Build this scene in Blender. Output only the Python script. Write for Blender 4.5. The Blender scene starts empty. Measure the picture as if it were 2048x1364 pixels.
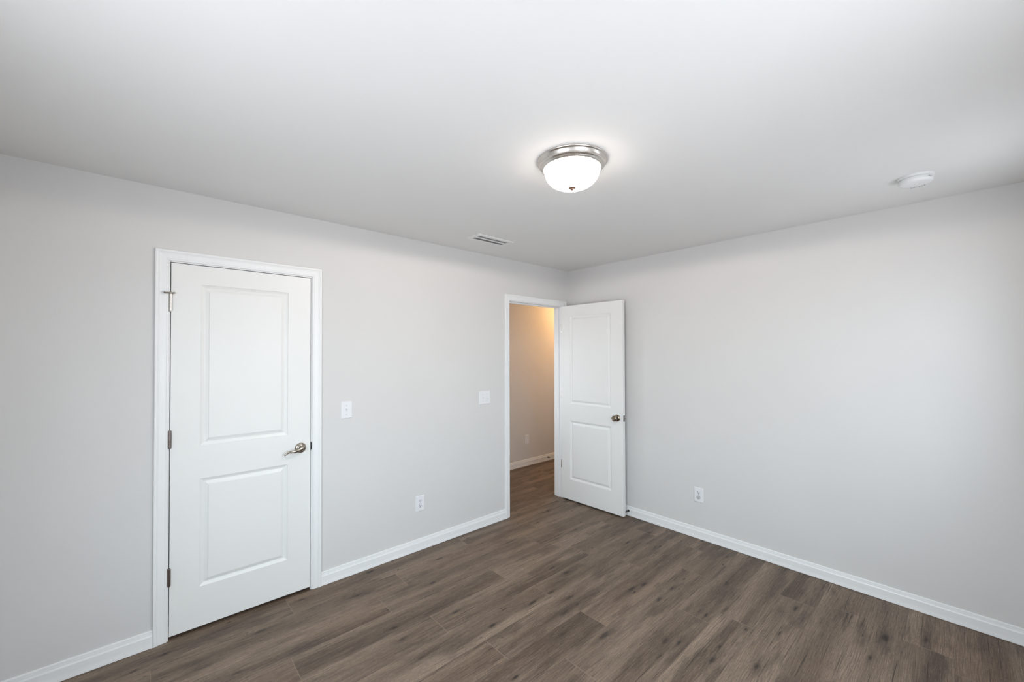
import bpy, bmesh, math, random
from mathutils import Vector, Matrix
S = bpy.context.scene
C = S.collection
random.seed(7)
PI = math.pi

# ------------------------------------------------------------------ camera
H = 2.444                       # ceiling height
CAM = Vector((-3.43712, -2.87748, 1.53989))
yaw, pitch, roll = 0.736167, 0.0112980, -0.0026647
cd = bpy.data.cameras.new('camera'); cam = bpy.data.objects.new('camera', cd); C.objects.link(cam)
cd.sensor_width = 36.0; cd.sensor_fit = 'HORIZONTAL'
cd.lens = 811.943 * 36.0 / 2048.0
cd.shift_y = 17.294 / 2048.0
cd.clip_start = 0.02
fw = Vector((math.sin(yaw)*math.cos(pitch), math.cos(yaw)*math.cos(pitch), math.sin(pitch)))
rt = Vector((math.cos(yaw), -math.sin(yaw), 0)); up = rt.cross(fw)
r2 = rt*math.cos(roll) + up*math.sin(roll); u2 = -rt*math.sin(roll) + up*math.cos(roll)
M = Matrix((r2, u2, -fw)).transposed().to_4x4(); M.translation = CAM
cam.matrix_world = M
S.camera = cam

# ------------------------------------------------------------------ world, daylight, exposure
S.view_settings.view_transform = 'Standard'; S.view_settings.look = 'None'
S.view_settings.exposure = 0.0; S.view_settings.gamma = 1.0
S.view_settings.use_curve_mapping = False
SKY_UP, SKY_LOW = 10.4, 7.0                # radiance of the open sky and of the sunlit ground outside
SKY_UP_COL, SKY_LOW_COL = (0.79, 0.935, 1.04), (0.93, 0.970, 1.04)
w = bpy.data.worlds.new('world'); S.world = w; w.use_nodes = True
bg = w.node_tree.nodes['Background']
_t = w.node_tree; _tc = _t.nodes.new('ShaderNodeTexCoord'); _sx = _t.nodes.new('ShaderNodeSeparateXYZ')
_mr = _t.nodes.new('ShaderNodeMapRange'); _mr.inputs[1].default_value = -0.06; _mr.inputs[2].default_value = 0.06
_mx = _t.nodes.new('ShaderNodeMix'); _mx.data_type = 'RGBA'
_mx.inputs[6].default_value = (*(c*SKY_LOW for c in SKY_LOW_COL), 1); _mx.inputs[7].default_value = (*(c*SKY_UP for c in SKY_UP_COL), 1)
_t.links.new(_tc.outputs['Generated'], _sx.inputs[0]); _t.links.new(_sx.outputs[2], _mr.inputs[0])
_t.links.new(_mr.outputs[0], _mx.inputs[0]); _t.links.new(_mx.outputs[2], bg.inputs[0])
ROOM_X0, ROOM_Y0 = -4.02, -3.26          # inner faces of the two walls beside and behind the camera
WINS = [('back', -0.96, -0.52, 1.00, 2.12), ('back', -2.95, -2.05, 0.62, 2.10), ('side', -2.75, -1.55, 0.62, 2.10), ('hall_start', 0.40, 0.84, 0.85, 1.95), ('hall_end', 0.52, 0.82, 1.00, 1.60)]  # side and hall openings are unseen, added to bring in fill daylight
for (ws, x0, x1, z0, z1) in WINS:        # portals only steer the sky light through the window openings
    ld = bpy.data.lights.new('window_portal', 'AREA'); ld.shape = 'RECTANGLE'
    ld.size = x1-x0; ld.size_y = z1-z0; ld.cycles.is_portal = True
    lo = bpy.data.objects.new('window_portal', ld); C.objects.link(lo)
    if ws == 'back': lo.location = ((x0+x1)/2, ROOM_Y0-0.11, (z0+z1)/2); lo.rotation_euler = (-PI/2, 0, PI)
    else: sd_ = -1 if ws == 'hall_end' else 1; lo.location = ({'side': ROOM_X0-0.11, 'hall_start': -1.15, 'hall_end': 2.11}[ws], (x0+x1)/2, (z0+z1)/2); lo.rotation_euler = (-PI/2, 0, sd_*PI/2)
# hall lamp, out of sight to the right of the doorway
ld = bpy.data.lights.new('hall_lamp', 'POINT'); ld.energy = 20; ld.color = (1.0, 0.56, 0.22); ld.shadow_soft_size = 0.12
lo = bpy.data.objects.new('hall_lamp', ld); C.objects.link(lo); lo.location = (1.42, 0.74, 2.22)
LAMP_EMIT = 8.5                  # glow of the frosted bowl itself
BULB_W = 74.0                    # bulb inside the ceiling light's bowl

# ------------------------------------------------------------------ material helpers
class NT:
    def __init__(s, name):
        s.m = bpy.data.materials.new(name); s.m.use_nodes = True
        s.t = s.m.node_tree; s.b = s.t.nodes['Principled BSDF']
    def n(s, kind, **kw):
        x = s.t.nodes.new(kind)
        for k, v in kw.items(): setattr(x, k, v)
        return x
    def put(s, sock, v):
        if isinstance(v, bpy.types.NodeSocket): s.t.links.new(v, sock)
        else: sock.default_value = v
    def math(s, op, a, b=0.0, c=None, clamp=False):
        x = s.n('ShaderNodeMath', operation=op, use_clamp=clamp)
        s.put(x.inputs[0], a); s.put(x.inputs[1], b)
        if c is not None: s.put(x.inputs[2], c)
        return x.outputs[0]
    def rng(s, v, a, b, c=0.0, d=1.0, smooth=False):
        x = s.n('ShaderNodeMapRange', interpolation_type='SMOOTHSTEP' if smooth else 'LINEAR')
        s.put(x.inputs[0], v)
        for i, q in enumerate((a, b, c, d)): s.put(x.inputs[i+1], q)
        return x.outputs[0]
    def mix(s, f, a, b, blend='MIX'):
        x = s.n('ShaderNodeMix', data_type='RGBA', blend_type=blend)
        s.put(x.inputs[0], f)
        s.put(x.inputs[6], a if isinstance(a, bpy.types.NodeSocket) else (*a, 1))
        s.put(x.inputs[7], b if isinstance(b, bpy.types.NodeSocket) else (*b, 1))
        return x.outputs[2]
    def noise(s, vec=None, scale=1.0, detail=2.0, rough=0.5, dim='3D', W=None):
        x = s.n('ShaderNodeTexNoise', noise_dimensions=dim)
        if vec is not None: s.put(x.inputs['Vector'], vec)
        if W is not None: s.put(x.inputs['W'], W)
        s.put(x.inputs['Scale'], scale); s.put(x.inputs['Detail'], detail); s.put(x.inputs['Roughness'], rough)
        return x.outputs[0]
    def vec(s, x, y, z):
        q = s.n('ShaderNodeCombineXYZ')
        for i, v in enumerate((x, y, z)): s.put(q.inputs[i], v)
        return q.outputs[0]
    def bump(s, h, strength, dist):
        x = s.n('ShaderNodeBump'); s.put(x.inputs['Height'], h)
        x.inputs['Strength'].default_value = strength; x.inputs['Distance'].default_value = dist
        s.t.links.new(x.outputs[0], s.b.inputs['Normal'])

def painted(name, col, rough, var=0.015, tex=0.0, tscale=300.0):
    k = NT(name)
    co = k.n('ShaderNodeTexCoord').outputs['Object']
    n = k.noise(co, 2.3, 3.0)
    f = k.rng(n, 0.3, 0.7)
    a = tuple(c*(1-var) for c in col); b = tuple(min(1, c*(1+var)) for c in col)
    k.put(k.b.inputs['Base Color'], k.mix(f, a, b))
    k.b.inputs['Roughness'].default_value = rough
    if tex: k.bump(k.noise(co, tscale, 2.0), tex, 0.001)
    return k.m

def metal(name, col, rough, var=0.06):
    k = NT(name)
    co = k.n('ShaderNodeTexCoord').outputs['Object']
    n = k.noise(co, 60.0, 2.0)
    k.put(k.b.inputs['Base Color'], k.mix(n, tuple(c*(1-var) for c in col), col))
    k.b.inputs['Metallic'].default_value = 1.0
    k.put(k.b.inputs['Roughness'], k.rng(n, 0.2, 0.8, rough*0.85, rough*1.15))
    return k.m

M_WALL = painted('wall_paint', (0.675, 0.662, 0.650), 0.75, 0.01, 0.12, 260)
M_CEIL = painted('ceiling_paint', (0.79, 0.785, 0.775), 0.85, 0.01, 0.12, 220)
M_TRIM = painted('trim_paint', (0.83, 0.83, 0.83), 0.38, 0.008)
M_DOOR = painted('door_paint', (0.81, 0.805, 0.785), 0.42, 0.008, 0.05, 400)
M_PLATE = painted('switch_plastic', (0.80, 0.80, 0.82), 0.3, 0.004)
M_PLATE2 = painted('switch_plastic_shade', (0.74, 0.74, 0.77), 0.32, 0.004)
M_SLOT = painted('socket_hole', (0.02, 0.02, 0.022), 0.6)
M_JACK = painted('bright_plastic', (0.88, 0.88, 0.88), 0.25)
M_CAP = painted('socket_cover', (0.52, 0.52, 0.53), 0.35)
M_NICKEL = metal('satin_nickel', (0.40, 0.36, 0.31), 0.17)
M_RING = metal('brushed_nickel', (0.66, 0.62, 0.58), 0.30)
M_BRONZE = metal('antique_brass', (0.27, 0.225, 0.17), 0.18)
M_HINGE = metal('hinge_nickel', (0.27, 0.23, 0.215), 0.30)
M_DARK = metal('dark_metal', (0.07, 0.065, 0.065), 0.35)
M_RUBBER = painted('black_rubber', (0.015, 0.015, 0.016), 0.55)
M_FINIAL = painted('finial_bronze', (0.15, 0.085, 0.06), 0.45)
M_VENT = painted('vent_enamel', (0.80, 0.79, 0.775), 0.4)
M_DUCT = painted('duct_dark', (0.10, 0.10, 0.10), 0.7)
M_DETECT = painted('detector_plastic', (0.80, 0.81, 0.81), 0.4)
M_GREYINK = painted('grey_print', (0.22, 0.22, 0.22), 0.5)

def glow_glass():
    k = NT('frosted_glass')
    k.b.inputs['Base Color'].default_value = (0.9, 0.88, 0.84, 1)
    k.b.inputs['Roughness'].default_value = 0.25
    co = k.n('ShaderNodeTexCoord').outputs['Object']
    n = k.noise(co, 9.0, 3.0)
    k.put(k.b.inputs['Emission Color'], k.mix(n, (1.0, 0.905, 0.81), (1.0, 0.935, 0.86)))
    zz = k.n('ShaderNodeSeparateXYZ'); k.put(zz.inputs[0], co)
    k.put(k.b.inputs['Emission Strength'], k.rng(zz.outputs[2], -0.045, -0.115, LAMP_EMIT*1.6, 2.6, smooth=True))
    out = k.t.nodes['Material Output']; tr = k.n('ShaderNodeBsdfTransparent'); mx = k.n('ShaderNodeMixShader'); mx.inputs[0].default_value = 0.5
    k.t.links.new(tr.outputs[0], mx.inputs[1]); k.t.links.new(k.b.outputs[0], mx.inputs[2]); k.t.links.new(mx.outputs[0], out.inputs[0])
    return k.m
M_GLOW = glow_glass()

def pane_glass():
    k = NT('window_glass')
    out = k.t.nodes['Material Output']
    tr = k.n('ShaderNodeBsdfTransparent'); gl = k.n('ShaderNodeBsdfGlossy'); gl.inputs['Roughness'].default_value = 0.02
    mx = k.n('ShaderNodeMixShader'); mx.inputs[0].default_value = 0.06
    k.t.links.new(tr.outputs[0], mx.inputs[1]); k.t.links.new(gl.outputs[0], mx.inputs[2])
    k.t.links.new(mx.outputs[0], out.inputs[0])
    return k.m
M_PANE = pane_glass()

def wood_floor():
    k = NT('grey_brown_oak_planks')
    uv = k.n('ShaderNodeUVMap', uv_map='plank_uv').outputs[0]
    sp = k.n('ShaderNodeSeparateXYZ'); k.put(sp.inputs[0], uv)
    u, v = sp.outputs[0], sp.outputs[1]
    at = k.n('ShaderNodeAttribute', attribute_name='plank_seed')
    sc = k.n('ShaderNodeSeparateColor'); k.put(sc.inputs[0], at.outputs['Color'])
    r1, r2_, r3 = sc.outputs[0], sc.outputs[1], sc.outputs[2]
    da = k.n('ShaderNodeAttribute', attribute_name='plank_size')
    sd = k.n('ShaderNodeSeparateColor'); k.put(sd.inputs[0], da.outputs['Color'])
    Ln, Wd = sd.outputs[0], sd.outputs[1]
    ou = k.math('ADD', u, k.math('MULTIPLY', r1, 37.0))
    ov = k.math('ADD', v, k.math('MULTIPLY', r2_, 23.0))
    oz = k.math('MULTIPLY', r3, 11.0)
    def P(a, b): return k.vec(k.math('MULTIPLY', ou, a), k.math('MULTIPLY', ov, b), oz)
    # knots, up to three on a board, at the place stored with the board
    jig = k.math('SUBTRACT', k.noise(P(16, 75), 1.0, 4.0, 0.65), 0.5)
    halo = core = bend = None
    for q in 'abc':
        ka = k.n('ShaderNodeAttribute', attribute_name='knot_' + q)
        ks = k.n('ShaderNodeSeparateColor'); k.put(ks.inputs[0], ka.outputs['Color'])
        du = k.math('DIVIDE', k.math('ADD', k.math('SUBTRACT', u, ks.outputs[0]), k.math('MULTIPLY', jig, 0.055)), ks.outputs[2])
        dv = k.math('DIVIDE', k.math('ADD', k.math('SUBTRACT', v, ks.outputs[1]), k.math('MULTIPLY', jig, 0.030)), ks.outputs[2])
        def ell(a_, b_):
            x_ = k.math('DIVIDE', du, a_); y_ = k.math('DIVIDE', dv, b_)
            return k.math('SQRT', k.math('ADD', k.math('MULTIPLY', x_, x_), k.math('MULTIPLY', y_, y_)))
        c_ = k.rng(ell(0.027, 0.0088), 1.5, 0.25, smooth=True); h_ = k.rng(ell(0.17, 0.026), 1.0, 0.1, smooth=True); w_ = k.rng(ell(0.10, 0.045), 1.0, 0.0, smooth=True)
        core = c_ if core is None else k.math('MAXIMUM', core, c_)
        halo = h_ if halo is None else k.math('MAXIMUM', halo, h_)
        bend = w_ if bend is None else k.math('MAXIMUM', bend, w_)
    v2 = k.n('ShaderNodeTexVoronoi', feature='F1', voronoi_dimensions='3D'); v2.inputs['Scale'].default_value = 1.0
    k.put(v2.inputs['Vector'], k.vec(k.math('ADD', k.math('MULTIPLY', ou, 7.5), k.math('MULTIPLY', jig, 0.5)), k.math('ADD', k.math('MULTIPLY', ov, 17.0), k.math('MULTIPLY', jig, 0.25)), oz))
    s2_ = k.n('ShaderNodeSeparateColor'); k.put(s2_.inputs[0], v2.outputs['Color'])
    speck = k.math('MULTIPLY', k.rng(k.math('DIVIDE', v2.outputs['Distance'], k.rng(s2_.outputs[1], 0, 1, 0.5, 1.3)), 0.13, 0.05, smooth=True), k.rng(s2_.outputs[0], 0.74, 0.76))
    # growth-ring coordinate, bent round the knots
    warp = k.math('SUBTRACT', k.noise(P(1.1, 5.0), 1.0, 2.0), 0.5)
    g = k.math('ADD', k.math('ADD', v, k.math('MULTIPLY', warp, 0.13)), k.math('MULTIPLY', bend, 0.060))
    ring = k.noise(None, 1.0, 2.0, 0.6, '1D', k.math('ADD', k.math('MULTIPLY', g, 240.0), k.math('MULTIPLY', r1, 300.0)))
    ringl = k.rng(ring, 0.36, 0.66)
    fib = k.noise(P(9.0, 330.0), 1.0, 4.0, 0.62)
    fib2 = k.noise(P(55.0, 700.0), 1.0, 3.0, 0.65)
    broad = k.noise(P(0.55, 9.0), 1.0, 2.0, 0.5)
    blotch = k.noise(P(2.6, 11.0), 1.0, 3.0, 0.55)
    pore = k.rng(k.noise(P(22.0, 420.0), 1.0, 2.0, 0.5), 0.60, 0.70)
    crack = k.rng(k.noise(P(1.9, 95.0), 1.0, 3.0, 0.65), 0.615, 0.68)
    tone = k.math('ADD', k.math('MULTIPLY', k.rng(broad, 0.34, 0.66), 0.72), k.math('MULTIPLY', r3, 0.28))
    col = k.mix(tone, (0.122, 0.088, 0.065), (0.330, 0.258, 0.200))
    col = k.mix(k.math('MULTIPLY', k.rng(blotch, 0.50, 0.68, smooth=True), 0.60), col, (0.088, 0.064, 0.050))
    col = k.mix(k.math('MULTIPLY', k.rng(k.noise(P(0.6, 1.5), 1.0, 1.0), 0.56, 0.68), 0.22), col, (0.235, 0.150, 0.105))
    def scale(c, f):
        q = k.n('ShaderNodeMix', data_type='RGBA', blend_type='MULTIPLY'); q.inputs[0].default_value = 1.0
        k.put(q.inputs[6], c); k.put(q.inputs[7], k.vec(f, f, f)); return q.outputs[2]
    col = scale(col, k.rng(ringl, 0, 1, 0.82, 1.16))
    col = scale(col, k.rng(fib, 0.32, 0.68, 0.66, 1.34))
    col = scale(col, k.rng(fib2, 0.32, 0.68, 0.68, 1.32))
    col = k.mix(k.math('MULTIPLY', pore, 0.45), col, (0.36, 0.29, 0.235))
    col = k.mix(k.math('MULTIPLY', crack, 0.80), col, (0.045, 0.032, 0.025))
    col = k.mix(k.math('MULTIPLY', halo, 0.40), col, (0.060, 0.044, 0.035))
    col = k.mix(k.math('MULTIPLY', core, k.rng(k.noise(P(5.0, 40.0), 1.0, 2.0), 0.35, 0.6, 0.50, 0.92)), col, (0.026, 0.019, 0.016))
    col = k.mix(k.math('MULTIPLY', speck, 0.85), col, (0.022, 0.017, 0.015))
    # pressed plank edges: dark seams, plus pale lines painted as light on the bevels
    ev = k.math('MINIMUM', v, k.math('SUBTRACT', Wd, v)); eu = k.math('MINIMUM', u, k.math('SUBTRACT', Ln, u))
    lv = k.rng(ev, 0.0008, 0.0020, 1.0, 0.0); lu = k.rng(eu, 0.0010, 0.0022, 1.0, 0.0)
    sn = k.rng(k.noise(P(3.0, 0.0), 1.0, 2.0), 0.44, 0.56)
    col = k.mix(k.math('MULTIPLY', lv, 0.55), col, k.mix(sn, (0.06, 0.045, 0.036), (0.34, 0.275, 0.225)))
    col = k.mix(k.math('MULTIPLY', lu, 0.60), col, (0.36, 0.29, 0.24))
    col = k.mix(1.0, col, (0.775, 0.735, 0.695), 'MULTIPLY')
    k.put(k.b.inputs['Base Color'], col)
    k.put(k.b.inputs['Roughness'], k.rng(fib, 0.3, 0.7, 0.58, 0.46))
    k.b.inputs['Specular IOR Level'].default_value = 0.35
    hgt = k.math('SUBTRACT', k.math('ADD', k.math('MULTIPLY', fib, 0.6), k.math('MULTIPLY', ringl, 0.4)),
                 k.math('ADD', k.math('MULTIPLY', k.math('MAXIMUM', lv, lu), 2.0), k.math('MULTIPLY', crack, 0.6)))
    k.bump(hgt, 0.35, 0.0006)
    return k.m
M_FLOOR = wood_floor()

# ------------------------------------------------------------------ object helpers
def link(name, bm, mat, parent=None, smooth=False, mats=None):
    me = bpy.data.meshes.new(name)
    bmesh.ops.recalc_face_normals(bm, faces=bm.faces)
    bm.to_mesh(me); bm.free()
    o = bpy.data.objects.new(name, me); C.objects.link(o)
    for m_ in (mats or [mat]): me.materials.append(m_)
    if smooth:
        for p in me.polygons: p.use_smooth = True
        me.set_sharp_from_angle(angle=math.radians(38))
    if parent: o.parent = parent
    return o
def tag(o, label=None, cat=None, group=None, kind=None):
    if label: o['label'] = label
    if cat: o['category'] = cat
    if group: o['group'] = group
    if kind: o['kind'] = kind
    return o
def root(name, loc=(0, 0, 0), rz=0.0):
    o = bpy.data.objects.new(name, None); C.objects.link(o)
    o.location = loc; o.rotation_euler = (0, 0, rz); o.empty_display_size = 0.05
    return o
def box(bm, x0, x1, y0, y1, z0, z1, bev=0.0):
    vs = [bm.verts.new((x, y, z)) for x in (x0, x1) for y in (y0, y1) for z in (z0, z1)]
    f = [(0,1,3,2), (4,6,7,5), (0,4,5,1), (2,3,7,6), (0,2,6,4), (1,5,7,3)]
    fs = [bm.faces.new([vs[i] for i in q]) for q in f]
    if bev:
        es = list({e for q in fs for e in q.edges})
        bmesh.ops.bevel(bm, geom=es, offset=bev, segments=2, profile=0.6, affect='EDGES')
    return vs
def bx(*a, **k):
    bm = bmesh.new(); box(bm, *a, **k); return bm
def lathe(bm, prof, mat4=None, seg=48):
    """prof: (radius, height) pairs along local +Z"""
    rings = []
    for r, h in prof:
        if r < 1e-6: rings.append([bm.verts.new((0, 0, h))])
        else: rings.append([bm.verts.new((r*math.cos(2*PI*i/seg), r*math.sin(2*PI*i/seg), h)) for i in range(seg)])
    for a, b in zip(rings, rings[1:]):
        for i in range(seg):
            j = (i+1) % seg
            if len(a) == 1 and len(b) == 1: continue
            if len(a) == 1: bm.faces.new((a[0], b[j], b[i]))
            elif len(b) == 1: bm.faces.new((a[i], a[j], b[0]))
            else: bm.faces.new((a[i], a[j], b[j], b[i]))
    if mat4 is not None:
        bmesh.ops.transform(bm, matrix=mat4, verts=[v for q in rings for v in q])
    return bm
def axis(loc, d):
    """matrix taking +Z to d at loc"""
    m = Vector(d).to_track_quat('Z', 'Y').to_matrix().to_4x4(); m.translation = Vector(loc); return m
def sweep(bm, pts, radii, seg=12, squash=1.0):
    """round tube through pts with end caps; radii per point (flattened by squash in the local side direction)"""
    rings = []
    n = len(pts); pts = [Vector(p) for p in pts]
    ref = Vector((0, 0, 1))
    for i, p in enumerate(pts):
        t = (pts[min(i+1, n-1)] - pts[max(i-1, 0)]).normalized()
        s = t.cross(ref)
        if s.length < 1e-4: s = t.cross(Vector((1, 0, 0)))
        s.normalize(); q = s.cross(t)
        r = radii[i]
        rings.append([bm.verts.new(p + s*(r*squash*math.cos(2*PI*a/seg)) + q*(r*math.sin(2*PI*a/seg))) for a in range(seg)])
    for a, b in zip(rings, rings[1:]):
        for i in range(seg):
            j = (i+1) % seg; bm.faces.new((a[i], a[j], b[j], b[i]))
    bm.faces.new(rings[0][::-1]); bm.faces.new(rings[-1])
def extrude_profile(bm, prof, p0, p1, out, upv=(0, 0, 1)):
    """prof (depth along out, height along up); straight run p0->p1 with end caps"""
    out, upv, p0, p1 = Vector(out), Vector(upv), Vector(p0), Vector(p1)
    A = [bm.verts.new(p0 + out*d + upv*h) for d, h in prof]
    B = [bm.verts.new(p1 + out*d + upv*h) for d, h in prof]
    n = len(prof)
    for i in range(n):
        j = (i+1) % n; bm.faces.new((A[i], A[j], B[j], B[i]))
    bm.faces.new(A[::-1]); bm.faces.new(B)

# ------------------------------------------------------------------ room shell
T = 0.115                                    # wall thickness
FX0, FX1, FY1 = -4.14, 2.14, 1.28
# openings in the left wall (the jamb faces)
D1 = (-3.3340, -2.6200, 2.0485)               # closet door
D2 = (-0.8620, -0.1000, 2.047)               # open door to the hall

# where the darker knots of the boards lie (x, y, size)
KNOTS = [(-1.777, -0.224, 1.0), (-2.420, -0.273, 1.3), (-2.386, -0.721, 1.1), (-2.386, -0.835, 1.0), (-1.644, -1.081, 1.1), (-1.474, -1.086, 0.9), (-1.063, -1.417, 1.6), (-1.037, -1.594, 1.1), (-0.870, -1.593, 0.8), (-1.724, -1.397, 1.0), (-1.564, -1.554, 1.4), (-1.353, -1.799, 1.2), (-1.314, -1.855, 0.8), (-0.543, -1.813, 1.0), (-1.485, -1.835, 0.8), (-2.118, -1.440, 0.9), (-2.384, -1.024, 0.8), (-0.215, -1.063, 1.1), (-0.503, -1.038, 0.9), (-0.160, -1.674, 0.8), (-1.190, -2.190, 1.0), (-0.832, -2.196, 0.9), (-2.950, -0.245, 1.2), (-2.696, -0.085, 0.7), (-1.214, -0.387, 0.8), (-1.687, -0.500, 0.5), (-2.341, -0.544, 0.5), (-2.091, -1.215, 0.6), (-1.450, -1.279, 0.5), (-0.454, -2.589, 1.5), (-0.706, -2.556, 0.8), (-1.184, -2.014, 0.6), (-0.963, -1.816, 0.7), (-3.349, -0.111, 0.7), (-3.470, -0.164, 0.7), (-0.943, -2.061, 0.6), (-3.093, -0.509, 0.7), (-0.762, -0.266, 0.8), (-0.494, -0.142, 0.7), (-0.634, -0.599, 0.9)]
def floor():
    bm = bmesh.new()
    kl = [bm.loops.layers.float_color.new('knot_' + q) for q in 'abc']
    uvl = bm.loops.layers.uv.new('plank_uv')
    cl = bm.loops.layers.float_color.new('plank_seed'); sl = bm.loops.layers.float_color.new('plank_size')
    PW, PL = 0.1889, 1.285
    anchors = {0: -0.836, 1: -2.332, 2: -2.876, 3: -2.180, 4: -1.510, 5: -2.067, 6: -1.49, 7: -1.848, 8: -1.035, 9: -0.90}
    rnd = random.Random(11)
    k0 = -8; k1 = 17
    for k in range(k0, k1):
        ya = -0.2 - PW*k; yb = ya - PW
        off = anchors.get(k, rnd.uniform(-2, 0))
        i0 = math.floor((FX0-off)/PL)
        x = off + i0*PL
        while x < FX1:
            xa, xb = x, x+PL; x = xb
            seed = (rnd.random(), rnd.random(), rnd.random(), 1)
            mine = [(q[0]-xa, q[1]-yb, q[2], 1) for q in KNOTS if xa <= q[0] < xb and yb <= q[1] < ya][:3]
            seen = -3.3 < (xa+xb)/2 < -0.4
            for q in range(3):
                a_, b_, c_, d_ = (rnd.random() for _ in range(4))
                if len(mine) < 3 and d_ < (0.25 if seen else 0.55): mine.append((0.08+a_*(PL-0.16), 0.03+b_*(PW-0.06), 0.5+0.9*c_, 1))
            while len(mine) < 3: mine.append((9, 9, 1, 1))
            ca, cb = max(xa, FX0), min(xb, FX1)
            yt, yl = min(ya, FY1), max(yb, -3.40)
            if cb <= ca or yt <= yl: continue
            vs = [bm.verts.new(q) for q in ((ca, yl, 0), (cb, yl, 0), (cb, yt, 0), (ca, yt, 0))]
            f = bm.faces.new(vs)
            for lp in f.loops:
                lp[uvl].uv = (lp.vert.co.x-xa, lp.vert.co.y-yb); lp[cl] = seed; lp[sl] = (PL, PW, 0, 1)
                for q in range(3): lp[kl[q]] = mine[q]
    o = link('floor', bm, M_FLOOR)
    # subfloor slab under the planks, same object
    me = o.data; b2 = bmesh.new(); b2.from_mesh(me)
    box(b2, FX0, FX1, -3.40, FY1, -0.12, -0.004)
    b2.to_mesh(me); b2.free()
    return tag(o, 'grey brown wood plank floor running through the room and hall', 'floor', kind='structure')
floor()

def wall(name, boxes, label, mat=None):
    bm = bmesh.new()
    for b in boxes: box(bm, *b)
    return tag(link(name, bm, mat or M_WALL), label, 'wall', kind='structure')
J = 0.018                                    # jamb board thickness
wall('wall_left', [
    (ROOM_X0, D1[0]-J, 0, T, 0, H), (D1[1]+J, D2[0]-J, 0, T, 0, H), (D2[1]+J, 0.0, 0, T, 0, H),
    (D1[0]-J, D1[1]+J, 0, T, D1[2]+J, H), (D2[0]-J, D2[1]+J, 0, T, D2[2]+J, H)],
    'light grey wall with the closed closet door and the doorway')
wall('wall_right', [(0.0, T, ROOM_Y0-0.14, T, 0, H)], 'light grey wall behind the open door, right of the corner')
def windowed(ws, lo, hi, box_of):
    out = []; wn = sorted(q[1:] for q in WINS if q[0] == ws)
    xs = [lo] + [e for q in wn for e in q[:2]] + [hi]
    for i in range(len(xs)-1):
        a, b = xs[i], xs[i+1]
        hit = [q for q in wn if abs(a-q[0]) < 1e-6]
        if hit: out += [box_of(a, b, 0, hit[0][2]), box_of(a, b, hit[0][3], H)]
        else: out.append(box_of(a, b, 0, H))
    return out
wall('wall_back', windowed('back', ROOM_X0-0.14, 0.0, lambda a, b, z0, z1: (a, b, ROOM_Y0-0.14, ROOM_Y0, z0, z1)), 'light grey window wall behind the camera')
wall('wall_side', windowed('side', ROOM_Y0, T, lambda a, b, z0, z1: (ROOM_X0-0.14, ROOM_X0, a, b, z0, z1)), 'light grey wall left of the camera')
wall('wall_hall', [(-1.04, 2.0, 1.160, 1.28, 0, H)], 'tan lit hall wall seen through the doorway')
wall('wall_hall_end', windowed('hall_end', T, 1.28, lambda a, b, z0, z1: (2.0, 2.14, a, b, z0, z1)) + [(T, 2.14, 0.0, T, 0, H)], 'hall end wall past the doorway')
wall('wall_hall_start', windowed('hall_start', T, 1.28, lambda a, b, z0, z1: (-1.18, -1.04, a, b, z0, z1)), 'hall end wall hidden behind the bedroom')
wall('wall_closet', [(-3.72, -3.62, T, 0.80, 0, H), (-2.32, -2.22, T, 0.80, 0, H), (-3.72, -2.22, 0.80, 0.90, 0, H)],
     'closet walls behind the closed door')
bm = bmesh.new(); box(bm, ROOM_X0-T, T, ROOM_Y0-0.14, T, H, H+0.1)
tag(link('ceiling', bm, M_CEIL), 'flat off-white ceiling', 'ceiling', kind='structure')
bm = bmesh.new(); box(bm, -3.72, 2.14, T, 1.28, H, H+0.1)
tag(link('ceiling_hall', bm, M_CEIL), 'flat off-white hall ceiling', 'ceiling', kind='structure')

# baseboards
BB = [(0, 0.0028), (0.0155, 0.0028), (0.0150, 0.010), (0.0135, 0.020), (0.0125, 0.030), (0.0120, 0.062), (0.0105, 0.066), (0.0092, 0.070),
      (0.0088, 0.075), (0.0078, 0.080), (0.0080, 0.083), (0.0070, 0.0885), (0.0050, 0.0905), (0, 0.0905)]
def baseboard(name, runs, label):
    bm = bmesh.new()
    for p0, p1, out in runs: extrude_profile(bm, BB, p0, p1, out)
    return tag(link(name, bm, M_TRIM), label, 'baseboard', kind='structure')
CW = 0.057; RV = 0.006                        # casing width and reveal
C1 = (D1[0]-RV-CW, D1[1]+RV+CW); C2 = (D2[0]-RV-CW, D2[1]+RV+0.049)
baseboard('baseboard_corner', [((ROOM_X0, 0, 0), (C1[0], 0, 0), (0, -1, 0))], 'white baseboard left of the closet door')
baseboard('baseboard_left', [((C1[1], 0, 0), (C2[0], 0, 0), (0, -1, 0))], 'white baseboard between the closet door and the doorway')
baseboard('baseboard_right', [((0, ROOM_Y0, 0), (0, -0.017, 0), (-1, 0, 0))], 'white baseboard along the right wall')
baseboard('baseboard_back', [((ROOM_X0, ROOM_Y0, 0), (0, ROOM_Y0, 0), (0, 1, 0))], 'white baseboard under the windows behind the camera')
baseboard('baseboard_side', [((ROOM_X0, ROOM_Y0, 0), (ROOM_X0, 0, 0), (1, 0, 0))], 'white baseboard left of the camera')
baseboard('baseboard_hall', [((-1.04, 1.160, 0), (2.0, 1.160, 0), (0, -1, 0))], 'white baseboard along the hall wall')

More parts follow.
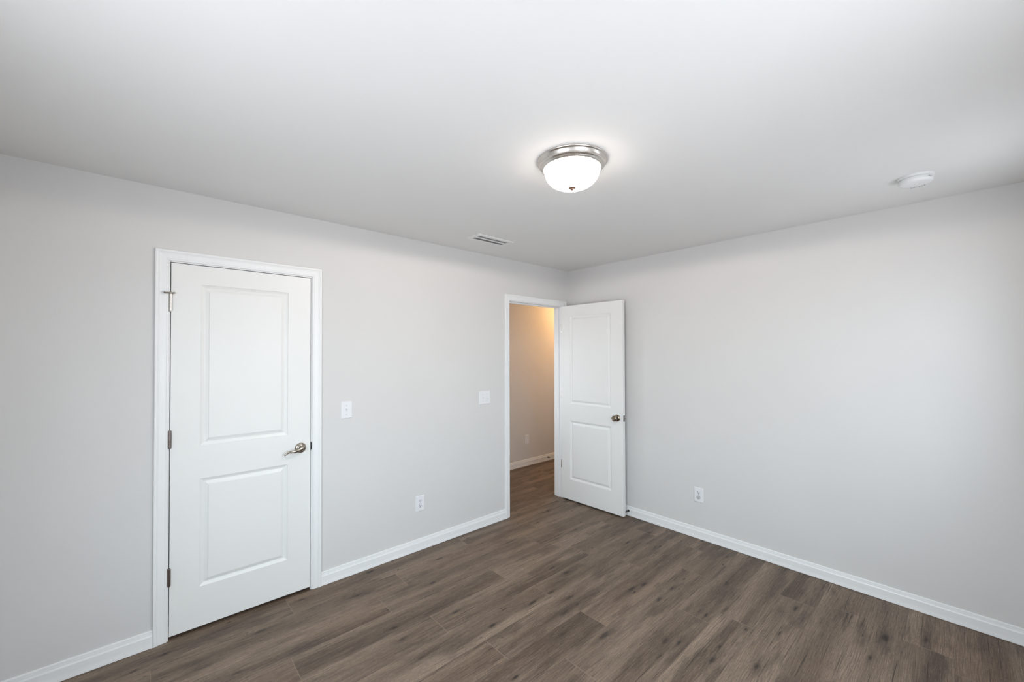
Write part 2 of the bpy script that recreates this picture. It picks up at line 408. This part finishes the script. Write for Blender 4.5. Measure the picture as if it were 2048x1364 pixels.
# door casings and jambs
CP = [(0, 0), (0, 0.0068), (0.0022, 0.0090), (0.0075, 0.0098), (0.0090, 0.0086), (0.0105, 0.0098), (0.0140, 0.0104), (0.0300, 0.0118),
      (0.0365, 0.0132), (0.0390, 0.0150), (0.0405, 0.0150), (0.0425, 0.0140), (0.0440, 0.0158), (0.0480, 0.0172), (0.0535, 0.0172), (0.0560, 0.0155), (0.0570, 0.0120), (0.0570, 0)]
def casing(bm, xl, xr, zt, y, sgn, rip=CW):
    """mitred three-sided casing round an opening; inner edge xl..xr, zt; face grows towards sgn*y"""
    n = len(CP); cols = []
    for uu, ww in CP:
        ur = min(uu, rip)
        cols.append([bm.verts.new(q) for q in ((xl-uu, y+sgn*ww, 0.002), (xl-uu, y+sgn*ww, zt+uu), (xr+ur, y+sgn*ww, zt+uu), (xr+ur, y+sgn*ww, 0.002))])
    for i in range(n):
        a, b = cols[i], cols[(i+1) % n]
        for s in range(3): bm.faces.new((a[s], a[s+1], b[s+1], b[s]))
    bm.faces.new([c[0] for c in cols]); bm.faces.new([c[3] for c in cols][::-1])
def doorframe(name, D, label, rip=CW):
    bm = bmesh.new()
    casing(bm, D[0]-RV, D[1]+RV, D[2]+RV, 0.0, -1, rip)
    casing(bm, D[0]-RV, D[1]+RV, D[2]+RV, T, 1)
    o = tag(link(name, bm, M_TRIM), label, 'door casing', kind='structure')
    bm = bmesh.new()
    box(bm, D[0]-J, D[0], 0, T, 0, D[2]); box(bm, D[1], D[1]+J, 0, T, 0, D[2]); box(bm, D[0]-J, D[1]+J, 0, T, D[2], D[2]+J)
    st, s0, s1 = 0.011, 0.0420, 0.076
    box(bm, D[0], D[0]+st, s0, s1, 0, D[2], ); box(bm, D[1]-st, D[1], s0, s1, 0, D[2]); box(bm, D[0]+st, D[1]-st, s0, s1, D[2]-st, D[2])
    link('jamb', bm, M_TRIM, o)
    return o
t1 = doorframe('trim_1', D1, 'white moulded casing round the closed closet door')
t2 = doorframe('trim_2', D2, 'white moulded casing round the doorway to the hall', 0.049)
bm = bmesh.new()                                                     # strike plate lip on the closet jamb
box(bm, D1[1]-0.0004, D1[1]+0.0012, -0.0016, 0.03, 0.912, 0.968); sweep(bm, [(D1[1]+0.0026, -0.0016, 0.917), (D1[1]+0.0032, -0.003, 0.94), (D1[1]+0.0026, -0.0016, 0.963)], [0.002, 0.0026, 0.002], 8)
link('strike_plate', bm, M_DARK, t1)

# ------------------------------------------------------------------ doors
PR = [(0, 0), (0.0010, 0.0034), (0.0030, 0.0044), (0.012, 0.0085), (0.0165, 0.0105), (0.0205, 0.0105), (0.0345, 0.0052), (0.0378, 0.0048), (0.0384, 0.0014), (0.0400, 0.0010)]
def slab(name, Wd, Ht, th, pans, parent):
    """door slab: front face at local y=0 facing -y, x from 0 to Wd; pans = (x0,x1,z0,z1) moulded panels on both faces"""
    bm = bmesh.new()
    X = [0, pans[0][0], pans[0][1], Wd]; Z = [0, pans[1][2], pans[1][3], pans[0][2], pans[0][3], Ht]
    for side in (0, 1):
        y = 0 if side == 0 else th; s = 1 if side == 0 else -1
        g = [[bm.verts.new((x, y, z)) for z in Z] for x in X]
        for i in range(3):
            for j in range(5):
                if i == 1 and j in (1, 3): continue
                bm.faces.new((g[i][j], g[i+1][j], g[i+1][j+1], g[i][j+1]))
        for j in (1, 3):
            prev = [g[1][j], g[2][j], g[2][j+1], g[1][j+1]]
            for ins, dep in PR[1:]:
                cur = [bm.verts.new((X[1]+ins, y+s*dep, Z[j]+ins)), bm.verts.new((X[2]-ins, y+s*dep, Z[j]+ins)),
                       bm.verts.new((X[2]-ins, y+s*dep, Z[j+1]-ins)), bm.verts.new((X[1]+ins, y+s*dep, Z[j+1]-ins))]
                for a in range(4): bm.faces.new((prev[a], prev[(a+1) % 4], cur[(a+1) % 4], cur[a]))
                prev = cur
            bm.faces.new(prev)
        if side == 0: g0 = g
    for j in range(5):
        bm.faces.new((g0[0][j], g[0][j], g[0][j+1], g0[0][j+1])); bm.faces.new((g0[3][j], g[3][j], g[3][j+1], g0[3][j+1]))
    for i in range(3):
        bm.faces.new((g0[i][0], g[i][0], g[i+1][0], g0[i+1][0])); bm.faces.new((g0[i][5], g[i][5], g[i+1][5], g0[i+1][5]))
    o = link(name, bm, M_DOOR, parent)
    return o
def knuckle(name, x, y, zc, parent, mat):
    bm = bmesh.new(); L = 0.092
    prof = [(0, -L/2-0.004), (0.0052, -L/2-0.003), (0.0058, -L/2)]
    for i in range(5):
        a = -L/2 + L/5*i + 0.0008; b = a + L/5 - 0.0016
        prof += [(0.0056, a-0.0006), (0.0074, a), (0.0074, b), (0.0056, b+0.0006)]
    prof += [(0.0058, L/2), (0.0052, L/2+0.003), (0, L/2+0.004)]
    lathe(bm, prof, Matrix.Translation((x, y, zc)), 16)
    return link(name, bm, mat, parent, True), bm
# --- closed closet door
d1 = tag(root('door_1', (-3.3300, 0.0, 0.020)), 'white two-panel closet door, shut, with lever handle', 'door', kind='structure')
W1 = 0.7065
slab('door_panel', W1, 2.024, 0.035, [(0.1295, 0.5735, 1.010, 1.917), (0.1295, 0.5735, 0.220, 0.824)], d1)
for zc in (1.826, 1.083, 0.342):
    h, _ = knuckle('hinge', -0.0015, -0.0080, zc-0.020, d1, M_RING if zc > 1.5 else M_HINGE)
    bm = bmesh.new(); box(bm, -0.0155, -0.0020, -0.0012, -0.0002, zc-0.020-0.046, zc-0.020+0.046)
    link('hinge_leaf', bm, M_NICKEL, h)
    if zc > 1.5:
        zt = zc-0.020+0.052
        bm = bmesh.new()
        lathe(bm, [(0, zt-0.002), (0.0085, zt-0.002), (0.0085, zt+0.0015), (0.0045, zt+0.002), (0.0045, zt+0.006), (0, zt+0.0065)], Matrix.Translation((-0.0015, -0.0065, 0)), 16)
        sweep(bm, [(0.0, -0.008, zt), (0.008, -0.010, zt), (0.0135, -0.0085, zt+0.001)], [0.0044, 0.0044, 0.0044], 10)
        sweep(bm, [(-0.004, -0.010, zt), (-0.014, -0.018, zt-0.001), (-0.024, -0.025, zt-0.003), (-0.032, -0.028, zt)], [0.0042, 0.0042, 0.0042, 0.0042], 10)
        lathe(bm, [(0, -0.004), (0.0065, -0.004), (0.0065, 0.001), (0.004, 0.003), (0, 0.003)], axis((0.0145, -0.0045, zt+0.001), (0.2, 1, 0)), 14)
        ps = link('hinge_pin_stop', bm, M_NICKEL, h, True)
        bm = bmesh.new()
        lathe(bm, [(0, -0.008), (0.0062, -0.008), (0.0075, -0.002), (0.0075, 0.0), (0, 0.0)], axis((-0.031, -0.0175, zt), (-0.1, 1, 0)), 16)
        link('bumper', bm, M_PLATE2, h, True)
# lever handle
hx, hz = 0.647, 0.917
bm = bmesh.new()
lathe(bm, [(0.0, 0.0), (0.0335, 0.0), (0.0335, 0.003), (0.0325, 0.006), (0.0290, 0.0095), (0.0230, 0.012), (0.0150, 0.0138), (0.0125, 0.016), (0.0115, 0.030), (0.0125, 0.034), (0.0110, 0.040), (0, 0.042)],
      axis((hx, 0, hz), (0, -1, 0)), 40)
hd = link('door_handle', bm, M_NICKEL, d1, True)
tag(hd, 'satin nickel lever handle')
bm = bmesh.new()
pts = []; rad = []
N = 22
for i in range(N):
    t = i/(N-1)
    x = hx + 0.006 - 0.108*t
    z = hz + 0.002 - 0.013*math.sin(PI*min(1, t*1.25)) * (1 if t < 0.8 else 1) + (0.0 if t < 0.55 else -0.030*((t-0.55)/0.45)**2) + 0.006*math.sin(2*PI*t)*0.6
    y = -0.040 - 0.010*math.sin(PI*t)
    pts.append((x, y, z)); rad.append(0.0088*(1-t)**0.9 + 0.0042)
sweep(bm, pts, rad, 14, 0.62)
link('lever', bm, M_NICKEL, hd, True)
# --- open door to the hall: swung back towards the right wall
AZ = math.radians(-90.0 + 1.3)
d2 = tag(root('door_2', (-0.1245, -0.0095, 0.016), AZ), 'white two-panel door standing open against the right wall, with round knob', 'door', kind='structure')
W2 = 0.741
dslab = slab('door_panel', W2, 2.032, 0.0350, [(0.1135, 0.6135, 1.004, 1.921), (0.1135, 0.6135, 0.212, 0.826)], d2)
# visible (hall) face is local y=0 facing -y -> faces -x in the room
for zc in (1.806, 1.090, 0.350):
    bm = bmesh.new(); box(bm, -0.0014, 0.0004, 0.0015, 0.032, zc-0.046, zc+0.046)
    hg = link('hinge', bm, M_RING, d2)
    bm = bmesh.new()
    lathe(bm, [(0, -0.048), (0.006, -0.047), (0.006, 0.047), (0, 0.048)], Matrix.Translation((-0.004, 0.0415, zc)), 14)
    link('hinge_pin', bm, M_NICKEL, hg, True)
    bm = bmesh.new(); m_ = Matrix.Rotation(-AZ, 4, 'Z')       # leaf screwed on the jamb, kept in the jamb's own plane
    box(bm, 0, 0.0016, 0, 0.0165, zc-0.046, zc+0.046)
    wl = Vector((D2[1]-0.0016, 0.003, 0)) - Vector((-0.1245, -0.0095, 0)); wl.rotate(Matrix.Rotation(-AZ, 3, 'Z'))
    bmesh.ops.transform(bm, matrix=Matrix.Translation(wl) @ m_, verts=bm.verts)
    link('hinge_leaf', bm, M_RING, hg)
kx, kz = W2-0.0625, 0.916
bm = bmesh.new()
lathe(bm, [(0, 0), (0.0325, 0), (0.0325, 0.003), (0.0310, 0.0065), (0.0260, 0.0100), (0.0190, 0.0120), (0.0130, 0.0135), (0.0115, 0.017), (0.0115, 0.030), (0.0150, 0.034),
           (0.0225, 0.0385), (0.0265, 0.0455), (0.0272, 0.0520), (0.0255, 0.0590), (0.0215, 0.0640), (0.0185, 0.0655), (0.0165, 0.0640), (0.0120, 0.0650), (0.0055, 0.0655), (0.005, 0.0640), (0, 0.0640)],
      axis((kx, 0, kz), (0, -1, 0)), 36)
kb = tag(link('door_knob', bm, M_BRONZE, d2, True), 'round antique brass knob')
bm = bmesh.new()
lathe(bm, [(0, 0), (0.0325, 0), (0.0310, 0.0065), (0.0190, 0.0100), (0.0115, 0.012), (0.0115, 0.020), (0.0220, 0.026), (0.0260, 0.033), (0.0240, 0.040), (0, 0.042)], axis((kx, 0.035, kz), (0, 1, 0)), 30)
link('door_knob', bm, M_BRONZE, d2, True)
bm = bmesh.new(); box(bm, W2-0.001, W2+0.0010, 0.006, 0.028, kz-0.029, kz+0.029)
lp = link('latch_plate', bm, M_DARK, d2)
bm = bmesh.new(); sweep(bm, [(W2+0.001, 0.0175, kz), (W2+0.007, 0.0175, kz), (W2+0.010, 0.019, kz)], [0.008, 0.008, 0.004], 12)
link('latch_bolt', bm, M_NICKEL, lp, True)

# ------------------------------------------------------------------ windows out of view; side and hall ones added for fill light
WLAB = ['narrow white framed window on the back wall beside the right wall', 'wide white framed window on the back wall behind the camera',
        'added fill-light window, white framed, on the side wall left of the camera', 'small added fill-light window in the hall, hidden left of the doorway', 'small added fill-light window, unseen, at the far end of the hall']
for i, (ws, x0, x1, z0, z1) in enumerate(WINS):
    wl_, wr_ = (((x0+x1)/2, ROOM_Y0-0.07, z0), 0.0) if ws == 'back' else (({'side': ROOM_X0-0.07, 'hall_start': -1.11, 'hall_end': 2.07}[ws], (x0+x1)/2, z0), PI/2 if ws == 'hall_end' else -PI/2)
    wd = tag(root('window_%d' % (i+1), wl_, wr_), WLAB[i], 'window', kind='structure')
    hw = (x1-x0)/2; hh = z1-z0
    bm = bmesh.new()
    for q in ((-hw, -hw+0.05, 0, hh), (hw-0.05, hw, 0, hh), (-hw+0.05, hw-0.05, 0, 0.05), (-hw+0.05, hw-0.05, hh-0.05, hh), (-hw+0.05, hw-0.05, hh/2-0.025, hh/2+0.025)):
        box(bm, q[0], q[1], -0.03, 0.02, q[2], q[3])
    link('window_frame', bm, M_TRIM, wd)
    bm = bmesh.new(); box(bm, -hw-0.03, hw+0.03, 0.02, 0.10, -0.02, 0.0)
    link('window_sill', bm, M_TRIM, wd)
    bm = bmesh.new()
    vs = [bm.verts.new(q) for q in ((-hw+0.05, -0.01, 0.05), (hw-0.05, -0.01, 0.05), (hw-0.05, -0.01, hh-0.05), (-hw+0.05, -0.01, hh-0.05))]
    bm.faces.new(vs); link('pane', bm, M_PANE, wd)

# ------------------------------------------------------------------ ceiling light
LX, LY = -1.956, -1.665
cl = tag(root('ceiling_light', (LX, LY, H)), 'lit flush dome light with brushed nickel ring on the ceiling', 'ceiling light')
bm = bmesh.new()
lathe(bm, [(0, 0), (0.1620, 0), (0.1635, -0.002), (0.1635, -0.0055), (0.1615, -0.0085), (0.1585, -0.0095), (0.1560, -0.0120), (0.1515, -0.0205), (0.1490, -0.0255), (0.1490, -0.0280), (0.1470, -0.0305),
           (0.1430, -0.0315), (0.1405, -0.0340), (0.1365, -0.0400), (0.1335, -0.0415), (0.1312, -0.0400), (0.1312, -0.0280), (0, -0.0280)], None, 96)
link('ring', bm, M_RING, cl, True)
bm = bmesh.new(); prof = []
for i in range(15):
    a = i/14*PI/2
    prof.append((0.1290*math.cos(a)**0.66 if i < 14 else 0, -0.0390 - 0.086*math.sin(a)))
lathe(bm, [(0.1290, -0.033)] + prof, None, 64)
link('glass_bowl', bm, M_GLOW, cl, True)
bm = bmesh.new()
lathe(bm, [(0, -0.1235), (0.0145, -0.1240), (0.0165, -0.1264), (0.0145, -0.1290), (0.0088, -0.1302), (0.0092, -0.1335), (0.0062, -0.1370), (0, -0.1386)], None, 32)
link('finial', bm, M_FINIAL, cl, True)
ld = bpy.data.lights.new('ceiling_light_bulb', 'SPOT'); ld.energy = BULB_W; ld.color = (1.0, 0.925, 0.84)
ld.spot_size = math.radians(179); ld.spot_blend = 0.07; ld.shadow_soft_size = 0.042
lo = bpy.data.objects.new('ceiling_light_bulb', ld); C.objects.link(lo); lo.location = (LX, LY, H-0.052)

# ------------------------------------------------------------------ smoke detector
sd = tag(root('smoke_detector', (-0.507, -2.733, H)), 'round white smoke detector on the ceiling above the right wall', 'smoke detector')
bm = bmesh.new(); lathe(bm, [(0, 0), (0.0700, 0), (0.0705, -0.003), (0.0690, -0.0095), (0.0660, -0.0110), (0, -0.0110)], None, 56)
link('base', bm, M_DETECT, sd, True)
bm = bmesh.new()
lathe(bm, [(0, -0.011), (0.0600, -0.011), (0.0600, -0.0150), (0.0645, -0.0155), (0.0650, -0.0230), (0.0635, -0.0300), (0.0590, -0.0350), (0.0500, -0.0375), (0.0300, -0.0385), (0, -0.0388)], None, 56)
link('body', bm, M_DETECT, sd, True)
bm = bmesh.new()
for i in range(6):                                          # sensing slots round the lower rim
    a = math.radians(20 - i*10.5)
    m_ = Matrix.Rotation(a, 4, 'Z') @ Matrix.Translation((0.0545, 0, -0.0367)) @ Matrix.Rotation(math.radians(24), 4, 'Y')
    b2 = bmesh.new(); box(b2, -0.0022, 0.0022, -0.0034, 0.0034, -0.0006, 0.0006)
    bmesh.ops.transform(b2, matrix=m_, verts=b2.verts)
    tmp = bpy.data.meshes.new('t'); b2.to_mesh(tmp); b2.free(); bm.from_mesh(tmp); bpy.data.meshes.remove(tmp)
link('sensing_slots', bm, M_GREYINK, sd)
bm = bmesh.new()                                            # small printed mark on the side
for i, (wq, hq, zq) in enumerate(((0.0018, 0.0050, 0), (0.0022, 0.0042, 0.0004), (0.0014, 0.0050, 0), (0.0020, 0.0036, -0.0004), (0.0016, 0.0046, 0))):
    a = math.radians(-131 + 3.4*i)
    m_ = Matrix.Rotation(a, 4, 'Z') @ Matrix.Translation((0.0650, 0, -0.0210+zq))
    b2 = bmesh.new(); box(b2, -0.0004, 0.0004, -wq/2, wq/2, -hq/2, hq/2)
    bmesh.ops.transform(b2, matrix=m_, verts=b2.verts)
    tmp = bpy.data.meshes.new('t'); b2.to_mesh(tmp); b2.free(); bm.from_mesh(tmp); bpy.data.meshes.remove(tmp)
link('printed_mark', bm, M_GREYINK, sd)

# ------------------------------------------------------------------ ceiling vent
cv = tag(root('ceiling_vent', (-1.412, -0.393, H)), 'white slatted metal air vent in the ceiling near the left wall', 'air vent')
VX, VY = 0.1775, 0.0785
bm = bmesh.new()
ix, iy = VX-0.030, VY-0.027
def ringquad(b, o, i):
    for a in range(4): b.faces.new((o[a], o[(a+1) % 4], i[(a+1) % 4], i[a]))
def rect(b, hx_, hy_, z): return [b.verts.new(q) for q in ((-hx_, -hy_, z), (hx_, -hy_, z), (hx_, hy_, z), (-hx_, hy_, z))]
a = rect(bm, VX, VY, 0); b = rect(bm, VX, VY, -0.0035); c = rect(bm, VX-0.003, VY-0.003, -0.006); d = rect(bm, ix, iy, -0.0085); e = rect(bm, ix, iy, 0.0)
for p, q in ((a, b), (b, c), (c, d), (d, e)): ringquad(bm, p, q)
box(bm, -ix, ix, -0.0035, 0.0035, -0.0090, -0.0010)
link('vent_frame', bm, M_VENT, cv)
bm = bmesh.new(); box(bm, -ix, ix, -iy, iy, -0.0012, -0.0002)
link('damper', bm, M_DUCT, cv)
for s in (-1, 1):
    for i in range(3 if s > 0 else 2):
        yy = 0.0125 + 0.0150*i if s > 0 else -0.0235 - 0.0165*i
        bm = bmesh.new(); box(bm, -ix, ix, -0.0065, 0.0065, -0.0004, 0.0004)
        bmesh.ops.transform(bm, matrix=Matrix.Translation((0, yy, -0.0050)) @ Matrix.Rotation(math.radians(26 if s > 0 else 16), 4, 'X'), verts=bm.verts)
        link('louver', bm, M_VENT, cv)

# ------------------------------------------------------------------ wall plates
def plate_mesh(hw, hh, th=0.0060):
    bm = bmesh.new()
    o = [bm.verts.new(q) for q in ((-hw, 0, -hh), (hw, 0, -hh), (hw, 0, hh), (-hw, 0, hh))]
    a = [bm.verts.new((v.co.x, -0.0030, v.co.z)) for v in o]
    k = 0.0035
    b = [bm.verts.new((v.co.x*(hw-k)/hw, -th, v.co.z*(hh-k)/hh)) for v in o]
    ringquad(bm, o, a); ringquad(bm, a, b); bm.faces.new(b); bm.faces.new(o[::-1])
    return bm
def screw(parent, x, z, th=0.006):
    bm = bmesh.new(); lathe(bm, [(0, 0), (0.0032, 0), (0.0028, 0.0010), (0, 0.0013)], axis((x, -th, z), (0, -1, 0)), 14)
    return link('screw', bm, M_CAP, parent, True)
def toggle(parent, x, upward):
    bm = bmesh.new(); box(bm, x-0.0055, x+0.0055, -0.0072, -0.0058, -0.0125, 0.0125)
    link('toggle_slot', bm, M_PLATE2, parent)
    bm = bmesh.new(); box(bm, -0.0045, 0.0045, -0.0150, 0.0, -0.0055, 0.0055, bev=0.0012)
    s = 1 if upward else -1
    bmesh.ops.transform(bm, matrix=Matrix.Translation((x, -0.0062, s*0.0035)) @ Matrix.Rotation(math.radians(-28*s), 4, 'X'), verts=bm.verts)
    link('toggle', bm, M_PLATE, parent)
s1 = tag(root('light_switch', (-2.390, 0, 1.155)), 'single white toggle light switch right beside the closet door casing', 'light switch')
link('plate', plate_mesh(0.039, 0.0595), M_PLATE, s1); toggle(s1, 0.0, True)
screw(s1, 0, 0.0302); screw(s1, 0, -0.0302)
s2 = tag(root('light_switch', (-1.166, 0, 1.150)), 'double white toggle light switch near the doorway to the hall', 'light switch')
link('plate', plate_mesh(0.061, 0.0595), M_PLATE, s2); toggle(s2, -0.023, True); toggle(s2, 0.023, False)
for x in (-0.023, 0.023):
    screw(s2, x, 0.0302); screw(s2, x, -0.0302)
def outlet(loc, rz, label, capped=False):
    r = tag(root('wall_outlet', loc, rz), label, 'wall outlet', 'duplex wall outlets')
    link('plate', plate_mesh(0.0380, 0.0600), M_PLATE, r)
    for s in (1, -1):
        zc = s*0.0195
        bm = bmesh.new(); ow = 0.0168
        n = 28; ring0, ring1 = [], []
        for i in range(n):
            a = 2*PI*i/n; x = ow*math.cos(a); z = max(-0.0138, min(0.0138, ow*math.sin(a)))
            ring0.append(bm.verts.new((x, -0.0055, zc+z))); ring1.append(bm.verts.new((x*0.97, -0.0078, zc+z*0.97)))
        for i in range(n): bm.faces.new((ring0[i], ring0[(i+1) % n], ring1[(i+1) % n], ring1[i]))
        bm.faces.new(ring1)
        soc = link('socket', bm, M_PLATE2, r)
        bm = bmesh.new()
        if capped and s < 0:
            lathe(bm, [(0, 0), (0.0165, 0), (0.0165, 0.0022), (0.0150, 0.0034), (0, 0.0036)], axis((0, -0.0078, zc), (0, -1, 0)), 28)
            tag(link('socket_cap', bm, M_CAP, soc, True), 'round grey cover over the lower socket')
            bm = bmesh.new(); lathe(bm, [(0, 0), (0.0030, 0), (0.0025, 0.0012), (0, 0.0014)], axis((0, -0.0114, zc-0.006), (0, -1, 0)), 12)
            link('cap_grip', bm, M_GREYINK, soc, True)
        else:
            box(bm, -0.0078, -0.0050, -0.0082, -0.0070, zc+0.0005, zc+0.0100); box(bm, 0.0050, 0.0078, -0.0082, -0.0070, zc+0.0010, zc+0.0090)
            lathe(bm, [(0, 0), (0.0036, 0), (0.0036, 0.0004), (0, 0.0004)], axis((0, -0.0078, zc-0.0070), (0, -1, 0)), 14)
            link('socket_holes', bm, M_SLOT, soc)
    screw(r, 0, 0)
    return r
outlet((-1.8165, 0, 0.365), 0.0, 'white duplex outlet low on the wall between the closet door and doorway')
outlet((0, -1.4015, 0.363), -PI/2, 'white duplex outlet with covered lower socket low on the right wall', True)
hp = tag(root('wall_jack', (0.493, 1.160, 0.361)), 'white single wall plate with small jack on the hall wall', 'wall jack')
link('plate', plate_mesh(0.0400, 0.0640), M_PLATE, hp)
bm = bmesh.new(); box(bm, -0.0110, 0.0110, -0.0090, -0.0058, -0.0130, 0.0090, bev=0.0012); link('jack', bm, M_JACK, hp)
screw(hp, 0, 0.036); screw(hp, 0, -0.036)

# ------------------------------------------------------------------ door stops
def doorstop(loc, rz, L, label):
    r = tag(root('door_stop', loc, rz), label, 'door stop', 'baseboard door stops')
    bm = bmesh.new(); lathe(bm, [(0, 0), (0.0105, 0), (0.0105, 0.003), (0.0060, 0.0075), (0.0045, 0.009), (0.0045, L-0.012), (0, L-0.012)], axis((0, 0, 0), (-1, 0, 0)), 18)
    link('rod', bm, M_DARK, r, True)
    bm = bmesh.new(); lathe(bm, [(0, L-0.013), (0.0075, L-0.013), (0.0080, L-0.002), (0.0060, L), (0, L)], axis((0, 0, 0), (-1, 0, 0)), 18)
    link('rubber_tip', bm, M_RUBBER, r, True)
    return r
doorstop((-0.0123, -0.744, 0.050), 0.0, 0.058, 'dark door stop on the right baseboard behind the open door')
doorstop((0.905, 1.160-0.0123, 0.050), PI/2, 0.034, 'dark door stop on the hall baseboard seen through the doorway')
